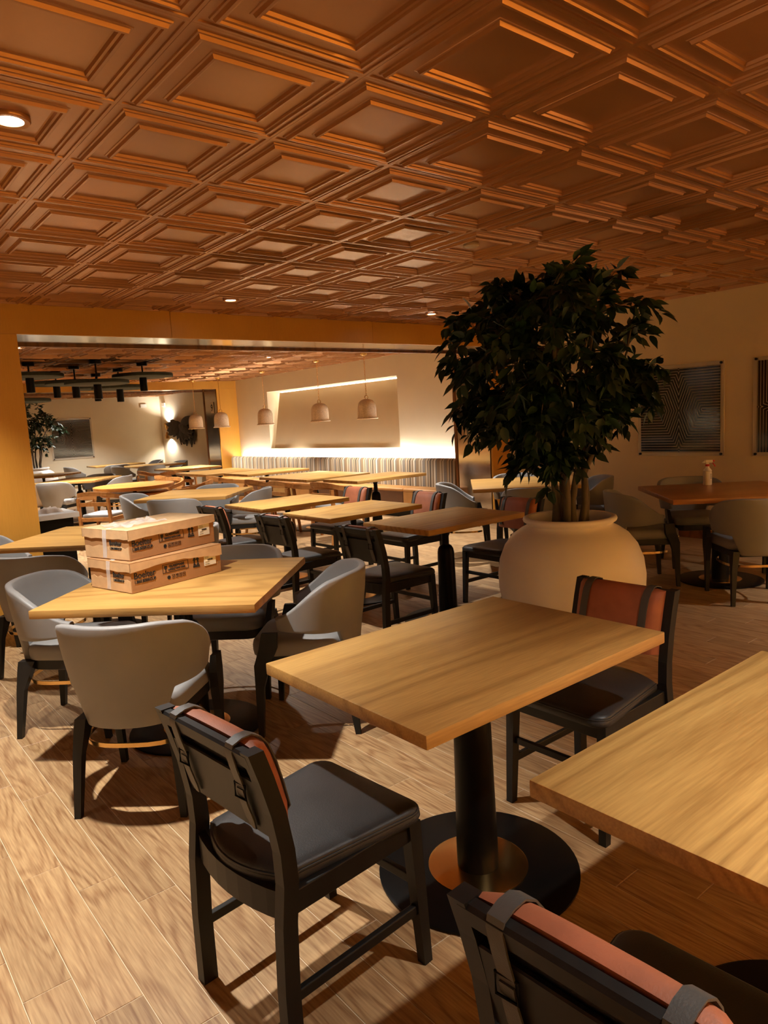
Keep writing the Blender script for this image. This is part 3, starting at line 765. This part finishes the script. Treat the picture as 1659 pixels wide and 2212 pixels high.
# ------------------------------------------------------------------ cardboard boxes
def text_me(s, size, mat='ink', bold=0.0, ext=.0006, sx=1.0):
    c = bpy.data.curves.new('txt', 'FONT'); c.body = s; c.size = size; c.extrude = ext; c.offset = bold; c.resolution_u = 3
    o = bpy.data.objects.new('txt', c); COL.objects.link(o)
    dg = bpy.context.evaluated_depsgraph_get(); dg.update()
    me = bpy.data.meshes.new_from_object(o.evaluated_get(dg)); bpy.data.objects.remove(o); bpy.data.curves.remove(c)
    me.materials.clear(); me.materials.append(MT[mat]); me.name = 'lettering'
    if sx != 1:
        for v in me.vertices: v.co.x *= sx
    return me
FRONT = Matrix.Rotation(R(90), 4, 'X')                                   # text standing on the y=0 face
LEFT = Matrix.Rotation(R(-90), 4, 'Z') @ Matrix.Rotation(R(90), 4, 'X')   # text on the x=0 face
def carton(loc, deg, label, seed, torn):
    rnd = random.Random(seed)
    LX, LY, H = .525, .345, .142
    t = thing('cardboard_box', label, 'box', loc, R(deg), 'glassware cartons')
    MB().box((LX/2, LY/2, H/2), (LX, LY, H-.002), .002).build('carton', 'card', t)
    # pale lower liner on the short side, rising unevenly
    jag = [(0, -.0012, .004)]
    MB().poly([(-.0012, LY-.004, .004), (-.0012, .004, .004)]+[(-.0012, .004+(LY-.008)*k/12, .062+rnd.uniform(-.006, .006)+(.02 if torn and 2 < k < 6 else 0)*rnd.random()) for k in range(13)], (.001, 0, 0)).build('pale_liner', 'cardpale', t)
    # lid: top plate and skirts with torn lower edge
    th = .004; o_ = .006
    lid = MB().box((LX/2, LY/2, H+.002), (LX+2*o_, LY+2*o_, th), .001).build('lid', 'cardpale' if torn else 'card', t)
    hts = [.046+(-.016*math.sin(k/16*PI*1.2) if not torn else -.012*k/16)+rnd.uniform(-.003, .003) for k in range(17)]
    MB().poly([(-o_, -o_, H), (LX+o_, -o_, H)]+[(LX+o_-(LX+2*o_)*k/16, -o_, H-hts[16-k]) for k in range(17)], (0, .003, 0)).build('lid_flap', 'cardpale', lid)
    MB().poly([(-o_, -o_, H), (-o_, LY+o_, H)]+[(-o_, LY+o_-(LY+2*o_)*k/10, H-.042+rnd.uniform(-.004, .004)) for k in range(11)], (.003, 0, 0)).build('lid_flap', 'cardpale', lid)
    MB().box((LX/2, LY+o_-.0015, H-.02), (LX+2*o_, .003, .04)).build('lid_flap', 'cardpale', lid)
    MB().box((LX+o_-.0015, LY/2, H-.02), (.003, LY, .04)).build('lid_flap', 'cardpale', lid)
    # lettering on the long side
    def pr(me, x, z, name='lettering', face=FRONT, lab=None):
        ob = link(name, me, t, lab)
        ob.matrix_local = (Matrix.Translation((x, -.0012, z)) if face is FRONT else Matrix.Translation((-.0026, x, z))) @ face
        return ob
    pr(text_me('Boelter', .042, bold=.0008, sx=.92), .014, .066)
    pr(text_me('1.800.BEERCUP', .0195, bold=.0006, sx=.92), .014, .044)
    pr(text_me('Boelter', .034, bold=.0006, sx=.9), .145, .070, face=LEFT)
    pr(text_me('1.800.BEERCUP', .0155, bold=.0005, sx=.9), .145, .050, face=LEFT)
    fx, fz, fw, fh = .172, .060, .148, .040
    for a, b, c, d in ((fx, fz, fw, .0022), (fx, fz+fh, fw, .0022), (fx, fz, .0022, fh), (fx+fw, fz, .0022, fh+.0022)):
        pass
    fr = MB()
    for a, b, c, d in ((fx, fz, fw, .0022), (fx, fz+fh, fw, .0022), (fx, fz, .0022, fh), (fx+fw, fz, .0022, fh+.0022)):
        fr.box((a+c/2, -.0008, b+d/2), (c, .001, d))
    gx = fx+.018
    fr.poly([(gx-.009, -.0012, fz+.035), (gx+.009, -.0012, fz+.035), (gx+.007, -.0012, fz+.021), (gx+.0015, -.0012, fz+.016), (gx+.0015, -.0012, fz+.009), (gx+.007, -.0012, fz+.006), (gx-.007, -.0012, fz+.006), (gx-.0015, -.0012, fz+.009), (gx-.0015, -.0012, fz+.016), (gx-.007, -.0012, fz+.021)], (0, .001, 0))
    fr.build('warning_mark', 'ink', t)
    pr(text_me('GLASSWARE', .0165, bold=.0007, sx=.95), fx+.038, fz+.024)
    pr(text_me('HANDLE WITH CARE', .0118, bold=.0006, sx=.88), fx+.031, fz+.009)
    # handling icons
    ic = MB()
    cxr = fx+.032
    ic.lathe([(.0095, 0), (.0095, .001), (.006, .001), (.006, 0)], 16)
    for v in ic.bm.verts: v.co = Vector((v.co.x+cxr, -.0012+v.co.z*.5, v.co.y+.036))
    for k in range(4):
        x0 = cxr+.018+.021*k
        for a, b, c, d in ((x0, .027, .016, .0014), (x0, .0445, .016, .0014), (x0, .027, .0014, .018), (x0+.0146, .027, .0014, .018)): ic.box((a+c/2, -.0008, b+d/2), (c, .001, d))
        if k == 0: ic.box((x0+.008, -.0008, .036), (.003, .001, .010)); ic.box((x0+.0085, -.0008, .033), (.007, .001, .002))
        if k == 1: ic.poly([(x0+.004, -.0012, .042), (x0+.012, -.0012, .042), (x0+.0092, -.0012, .035), (x0+.0092, -.0012, .031), (x0+.0068, -.0012, .031), (x0+.0068, -.0012, .035)], (0, .001, 0))
        if k == 2: ic.poly([(x0+.003, -.0012, .038), (x0+.013, -.0012, .038), (x0+.008, -.0012, .0425)], (0, .001, 0)); ic.box((x0+.008, -.0008, .034), (.0016, .001, .008))
        if k == 3: ic.box((x0+.008, -.0008, .035), (.008, .001, .0014)); ic.box((x0+.008, -.0008, .039), (.008, .001, .0014))
    ic.build('handling_icons', 'ink', t)
    lg = MB(); lx = .352
    for sgn in (-1, 1):
        c = lx+.018+sgn*.0095
        lg.poly([(c-.011, -.0012, .090), (c, -.0012, .108), (c+.011, -.0012, .090), (c+.005, -.0012, .090), (c+.0035+.002*sgn, -.0012, .074), (c+.009*1, -.0012, .064), (c-.009, -.0012, .064), (c-.0035+.002*sgn, -.0012, .074), (c-.005, -.0012, .090)], (0, .001, 0))
    lg.box((lx+.018, -.0008, .058), (.040, .001, .009)); lg.build('arrow_emblem', 'ink', t)
    # shipping label
    sl = MB().box((.456, -.0014, .082), (.074, .0012, .066)).build('shipping_label', 'paper', t)
    bc = MB()
    for r_, (z, h, x0, n) in enumerate(((.108, .007, .424, 26), (.078, .009, .442, 14))):
        x = x0
        for k in range(n):
            wv_ = rnd.choice((.0009, .0014, .0020)); bc.box((x, -.0024, z), (wv_, .0006, h)); x += wv_+rnd.choice((.0008, .0012))
    for z in (.100, .094, .088, .068, .057): bc.box((.436+rnd.uniform(0, .004), -.0024, z), (.022+rnd.uniform(-.004, .014), .0006, .0016))
    bc.build('barcode', 'ink', sl)
    # tape over the short edge
    MB().ribbon([(-.0016, LY*.55, .006), (-.004, LY*.52, .05), (-.0082, LY*.50, H-.04), (-.0085, LY*.48, H+.001), (.02, LY*.47, H+.0055), (.10, LY*.46, H+.0055)], (0, .03, 0), .0008).build('tape', 'wrap', t)
    return t
carton((1.106, 3.262, .7602), 13.4, 'lower cardboard glassware box resting on the oak table', 1, False)
up = carton((1.125, 3.300, .9072), 17.0, 'upper cardboard glassware box with torn lid and plastic wrap', 2, True)
mb = MB(); rnd = random.Random(5); nx, ny = 12, 8
V = [[mb.bm.verts.new((.03+.25*i/nx+rnd.uniform(-.006, .006), .06+.2*j/ny+rnd.uniform(-.006, .006), .149+abs(rnd.gauss(0, .006)))) for j in range(ny+1)] for i in range(nx+1)]
for i in range(nx):
    for j in range(ny): mb.bm.faces.new((V[i][j], V[i+1][j], V[i+1][j+1], V[i][j+1]))
mb.build('plastic_wrap', 'wrap', up, smooth=80)

# ------------------------------------------------------------------ spray bottle
sb = thing('spray_bottle', 'white spray bottle with red trigger on the amber table', 'bottle', (6.12, 3.06, .7602), R(-50))
MB().lathe([(.034, 0), (.036, .003), (.036, .105), (.034, .112), (.034, .118), (.036, .123), (.030, .135), (.016, .150), (.0145, .165)], 28).build('bottle', 'white', sb, smooth=40)
MB().lathe([(.018, .163), (.018, .178), (.015, .181)], 20).build('collar', 'red', sb, smooth=40)
hd = MB(); hd.box((.012, 0, .205), (.062, .022, .026), .006); hd.box((0, 0, .19), (.022, .02, .022), .003); hd.poly([(-.02, -.011, .218), (-.045, -.011, .194), (-.02, -.011, .194)], (0, .022, 0)); hd.build('spray_head', 'white', sb)
tr = MB(); tr.box((.050, 0, .208), (.018, .014, .014), .003); tr.tube([(.036, 0, .200), (.046, 0, .188), (.056, 0, .172), (.064, 0, .158)], .005, 6); tr.build('trigger', 'red', sb, smooth=50)
lb = MB()
for k in range(4): lb.box((.0365*math.cos(.9), .0365*math.sin(.9)*-1, .095-.012*k), (.002, .016-.003*(k % 2), .004), rot=Matrix.Rotation(-.9, 3, 'Z'))
lb.build('print', 'ink', sb)

# ------------------------------------------------------------------ framed line prints
def art(name, label, mat, center, normal_deg, size=.99, inner=.91):
    """faces local -Y; rotate so that it hangs on its wall"""
    t = thing(name, label, 'picture', center, R(normal_deg), 'line prints on the walls')
    MB().box((0, -.012, 0), (size, .012, size), .001).build('acrylic_sheet', 'acrylic', t)
    MB().box((0, -.0035, 0), (size-.015, .004, size-.015)).build('backing_board', 'paper', t)
    MB().box((0, -.0200, 0), (inner, .003, inner)).build('print', mat, t)
    for sx in (-1, 1):
        for sz in (-1, 1):
            so = MB(); so.tube([(sx*(size/2-.03), -.004, sz*(size/2-.022)), (sx*(size/2-.03), -.034, sz*(size/2-.022))], .013, 14); so.build('standoff_bolt', 'blackmetal', t, smooth=40)
    return t
# wall at X=XR faces -X: local -Y -> world -X  => rotate -90 deg
art('framed_print', 'black print of nested bent pale lines right of the tree', 'art', (XR, 4.06, 1.40), -90)
art('framed_print', 'black print with upright lines cut off by the right picture edge', 'artv', (XR, 2.78, 1.40), -90)
art('framed_print', 'small-looking line print on the pale far end wall', 'art', (5.2, Y3, 1.44), 0)

# ------------------------------------------------------------------ bell pendants
def make_bell():
    t = thing('bell_pendant', '', 'lamp', group='bell pendants')
    # local origin at ceiling; shade hangs .65 below
    MB().lathe([(.055, 0), (.055, -.012), (.045, -.035), (.02, -.045)], 24).build('canopy', 'brass', t, smooth=40)
    ch = MB(); zc = -.045; k = 0
    while zc > -.63:
        a = R(90*(k % 2)+20); pts = []
        for q in range(10):
            u = 2*PI*q/10; lx, lz = .008*math.cos(u), .017*math.sin(u); pts.append((lx*math.cos(a), lx*math.sin(a), zc-.015+lz))
        ch.tube(pts, .0024, 5, close=True); zc -= .027; k += 1
    ch.build('chain', 'brass', t)
    MB().tube([(.03*math.cos(2*PI*q/16), 0, -.668+.03*math.sin(2*PI*q/16)) for q in range(16)], .005, 6, close=True).build('ring', 'brass', t, smooth=60)
    prof = [(.012, -.69), (.05, -.695), (.09, -.712), (.12, -.742), (.137, -.785), (.143, -.84), (.145, -.96), (.150, -.975), (.166, -.982), (.168, -.990), (.160, -.996), (.142, -.992), (.136, -.96), (.134, -.84), (.127, -.79), (.11, -.75), (.085, -.722), (.012, -.70)]
    MB().lathe(prof, 40).build('shade', 'bell', t, smooth=45)
    MB().lathe([(.012, -.70), (.016, -.76), (.03, -.80), (.034, -.83), (.02, -.865), (.004, -.87)], 16).build('bulb', 'lampdim', t, smooth=60)
    spot('lamp_light', t, (0, 0, -.90), P_BELL, WARM, 125, .5, .04)
    return t
bell = make_bell(); bused = [False]
for (x, y), lab in (((6.80, 8.72), 'first bell pendant from the tree, before the niche'), ((6.66, 9.80), 'second bell pendant from the tree, hanging across the middle of the niche'), ((6.80, 11.82), 'third bell pendant from the tree, at the left edge of the niche'), ((6.60, 13.22), 'bell pendant hanging in front of the far steel jamb'), ((6.42, 14.02), 'farthest bell pendant, in front of the wall sculpture')):
    put(bell, bused, (x, y, ZC2), 0, 'speckled stone '+lab, 'bell pendants')

# ------------------------------------------------------------------ disc ceiling lights
def disc_light(x, y, drop, rr, label):
    t = thing('disc_light', label, 'lamp', (x, y, ZC2), 0, 'dark disc ceiling lights')
    MB().lathe([(.075, 0), (.075, -.05), (.07, -.055)], 24).build('canopy', 'blackmetal', t, smooth=40)
    MB().lathe([(.012, -.05), (.012, -drop)], 10).build('rod', 'blackmetal', t, smooth=60)
    MB().lathe([(.01, -drop+.03), (rr-.01, -drop+.03), (rr, -drop+.022), (rr, -drop-.014), (rr-.01, -drop-.02), (.01, -drop-.02)], 64).build('disc', 'disc', t, smooth=40)
    MB().lathe([(.052, -drop-.018), (.052, -drop-.21), (.045, -drop-.212), (.04, -drop-.19), (.01, -drop-.19)], 24).build('spot_cylinder', 'blackmetal', t, smooth=40)
    MB().lathe([(.038, -drop-.193), (.036, -drop-.196), (.002, -drop-.196)], 16).build('lens', 'lampdim', t)
    spot('lamp_light', t, (0, 0, -drop-.22), P_DISC, WARM, 85, .5, .03)
for x, y, dr, rr, lab in ((3.20, 9.95, .31, .41, 'nearest low dark disc light in the middle of the cluster'), (3.95, 10.26, .20, .42, 'rightmost dark disc light, hung high'), (3.16, 10.78, .25, .40, 'low dark disc light behind the nearest one'),
                          (3.95, 11.26, .30, .41, 'low dark disc light at the right behind the highest one'), (3.17, 11.78, .19, .40, 'high dark disc light near the left portal edge'), (3.90, 12.17, .24, .38, 'farthest dark disc light of the cluster'),
                          (2.45, 10.30, .19, .42, 'dark disc light cut by the left portal edge'), (2.75, 12.2, .42, .42, 'lowest dark disc light at the left, above the far tree')):
    disc_light(x, y, dr, rr, lab)

# ------------------------------------------------------------------ recessed downlights and covers
def downlight(x, y, label, power, z=ZC1, size=94, rad=.03, aim=(0, 0, -1), blend=.85):
    t = thing('downlight', label, 'lamp', (x, y, z), 0, 'recessed ceiling downlights')
    MB().lathe([(.044, .004), (.046, -.010), (.064, -.012), (.068, -.006), (.068, .004)], 32, cap=False).build('trim_ring', 'ceil', t, smooth=40)
    MB().lathe([(.045, -.004), (.02, -.005), (.001, -.005)], 24).build('lens', 'lamp', t)
    spot('lamp_light', t, (0, 0, -.02), power, WARM, size, blend, rad, aim)
downlight(.704, 2.812, 'lit recessed downlight at the left picture edge', P_DOWN*1.15)
downlight(3.062, 5.761, 'lit recessed downlight just before the portal, left of centre', P_DOWN*1.2, size=112)
downlight(5.497, 5.809, 'lit recessed downlight before the portal beside the tree top', P_DOWN)
downlight(1.75, -.12, 'recessed downlight behind the viewpoint above the nearest table', P_DOWN*.75)
downlight(.7, 5.76, 'recessed downlight outside the frame above the table by the yellow column', P_DOWN*.75)
downlight(6.4, .3, 'added downlight outside the frame near the right wall', P_DOWN*.8, size=125)  # added unseen lamp to lift the right wall
for k, y in enumerate((7.55, 9.4, 11.3, 13.2)):  # added ceiling lamps that brighten the banquette tables
    downlight(5.55, y, 'added downlight over the %s banquette table' % ('nearest', 'second', 'third and fourth', 'last')[k], P_DOWN*.75, z=ZC2)
downlight(3.5, 7.9, 'added downlight over the first diamond table past the portal', P_DOWN*.6, z=ZC2)  # added lamp behind the header, extra light for this table
downlight(2.0, 8.7, 'added downlight behind the yellow column above the service counter', P_DOWN*.8, z=ZC2)  # added hidden lamp so the counter top reads white
downlight(5.2, 16.9, 'added downlight in the farthest room', P_DOWN*1.3, z=ZC3, size=120)  # added lamp to brighten the farthest room
downlight(2.2, 16.9, 'added downlight in the farthest room behind the yellow column', P_DOWN*1.3, z=ZC3, size=120)  # added out of sight, more fill for the farthest room
for x, y, lab, q in ((-1.7, 2.8, 'added downlight beside the left wall', 1), (-1.7, -.12, 'added downlight left of the viewpoint', .45), (.2, -2.5, 'added wall-washing downlight directly behind the viewpoint', 2.6),  # added unseen lamps: the left pair brightens the ceiling
                     (2.4, -2.5, 'added wall-washing downlight behind the nearest table', 2.6), (4.8, -2.5, 'added wall-washing downlight at the middle of the rear wall', 2.6), (6.8, -2.5, 'added wall-washing downlight in the rear right corner', 2.6)):  # washers added off camera for bounce and yellow reflections on the ceiling ridges
    downlight(x, y, lab, P_DOWN*q, aim=(0, 0, -1) if q < 1.5 else (0, -.65, -1))
for x, y, lab in ((3.595, 3.388, 'flat round ceiling cover above the planter'), (6.013, 3.371, 'flat round ceiling cover near the right wall')):
    c = thing('ceiling_cover', lab, 'ceiling cover', (x, y, ZC1), 0, 'round ceiling covers')
    MB().lathe([(.05, .006), (.052, -.010), (.045, -.014), (.002, -.015)], 28).build('cover_plate', 'grille', c, smooth=40)

# ------------------------------------------------------------------ service counter with cloth
ct = thing('service_counter', 'low dark service counter with white top behind the yellow column', 'counter', (0, 0, 0))
MB().box((1.62, 7.55, .36), (.72, .50, .72), .004).build('cabinet', 'blackmetal', ct)
MB().box((1.63, 7.54, .745), (.80, .56, .05), .004).build('counter_top', 'whitestone', ct)
mb = MB(); rnd = random.Random(9); nx, ny = 14, 7
V = [[mb.bm.verts.new((1.70+.24*i/nx, 7.42+.13*j/ny+.02*math.sin(i), .7715+(.055*math.sin(PI*i/nx)**.6*math.sin(PI*j/ny)**.6 if 0 < i < nx and 0 < j < ny else 0)*(1+rnd.uniform(-.3, .3)))) for j in range(ny+1)] for i in range(nx+1)]
for i in range(nx):
    for j in range(ny): mb.bm.faces.new((V[i][j], V[i+1][j], V[i+1][j+1], V[i][j+1]))
tag(mb.build('folded_cloth', 'cloth', smooth=80), 'crumpled pale cloth lying on the white counter top', 'cloth')

# ------------------------------------------------------------------ sconce, sculpture, wall plates in the farthest room
sn = thing('wall_sconce', 'brass wall sconce glowing up and down beside the sculpture', 'lamp', (XR, 17.95, 1.50))
MB().box((-.012, 0, 0), (.02, .09, .22), .004).build('wall_plate', 'brass', sn)
for s in (1, -1):
    MB().lathe([(.02, s*.03), (.05, s*.12), (.052, s*.20), (.048, s*.20), (.045, s*.12)], 20, c=(-.10, 0, 0)).build('shade', 'brass', sn, smooth=50)
    MB().lathe([(.002, s*.13), (.022, s*.15), (.02, s*.185), (.002, s*.20)], 12, c=(-.10, 0, 0)).build('bulb', 'lamp', sn, smooth=60)
    spot('lamp_light', sn, (-.10, 0, s*.21), P_SCONCE, LEDW, 150, .6, .03, (0.25, 0, s))
MB().bar((-.02, 0, 0), (-.10, 0, 0), .03, .03, .004).build('arm', 'brass', sn)
sp = thing('wall_sculpture', 'dark weathered wooden leaf sculpture on the wall of the farthest room', 'sculpture', (XR, 17.05, 1.62))
rnd = random.Random(21)
for k in range(26):
    a = R(-200+220*k/25+rnd.uniform(-8, 8)); ln = rnd.uniform(.38, .56); wd = rnd.uniform(.16, .26)
    if math.sin(a) < -.6: ln *= .85
    ca, sa = math.cos(a), math.sin(a); dx = -.02-rnd.uniform(0, .10)
    pts = []
    for i in range(7):
        u = i/6; hw = wd/2*math.sin(PI*min(1, .12+u*.86))**.7*(1+rnd.uniform(-.12, .12)); q = -.06+(ln+.06)*u
        bow = .07*math.sin(u*2.4)
        pts.append([(dx-bow, ca*q*1.55-sa*hw, sa*q-.02+ca*hw), (dx-bow-.02, ca*q*1.55, sa*q-.02), (dx-bow, ca*q*1.55+sa*hw, sa*q-.02-ca*hw), (dx-bow+.012, ca*q*1.55, sa*q-.02)])
    MB().loft(pts).build('carved_leaf', 'sculpt', sp, smooth=30)
for y, zz_, ln in ((16.62, -.25, .30), (16.45, -.12, .36), (16.9, -.3, .22)):
    pts = [[(-.05, y-17.05-wd, zz_-ln*u), (-.07, y-17.05, zz_-ln*u), (-.05, y-17.05+wd, zz_-ln*u), (-.035, y-17.05, zz_-ln*u)] for u, wd in ((0, .05), (.3, .10), (.7, .08), (1, .006))]
    MB().loft(pts).build('carved_leaf', 'sculpt', sp, smooth=30)
tag(MB().box((7.05, Y3-.02, 2.18), (.16, .04, .09), .006).build('wall_device', 'white'), 'white wall device high on the far end wall near the corner', 'wall device')
tag(MB().box((XR-.02, 18.2, 2.18), (.04, .16, .10), .006).build('wall_device', 'white'), 'white wall device high beside the corner, above the sconce', 'wall device')
pl_ = thing('wall_plate', 'pale number plate on the far steel jamb', 'plate', (7.028, 14.45, 1.94))
MB().box((-.006, 0, 0), (.008, .14, .24), .003).build('plate', 'grille', pl_)
nm = link('lettering', text_me('9', .2, bold=.004), pl_); nm.matrix_local = Matrix.Translation((-.0112, .055, -.07)) @ Matrix.Rotation(R(-90), 4, 'Z') @ Matrix.Rotation(R(90), 4, 'X')
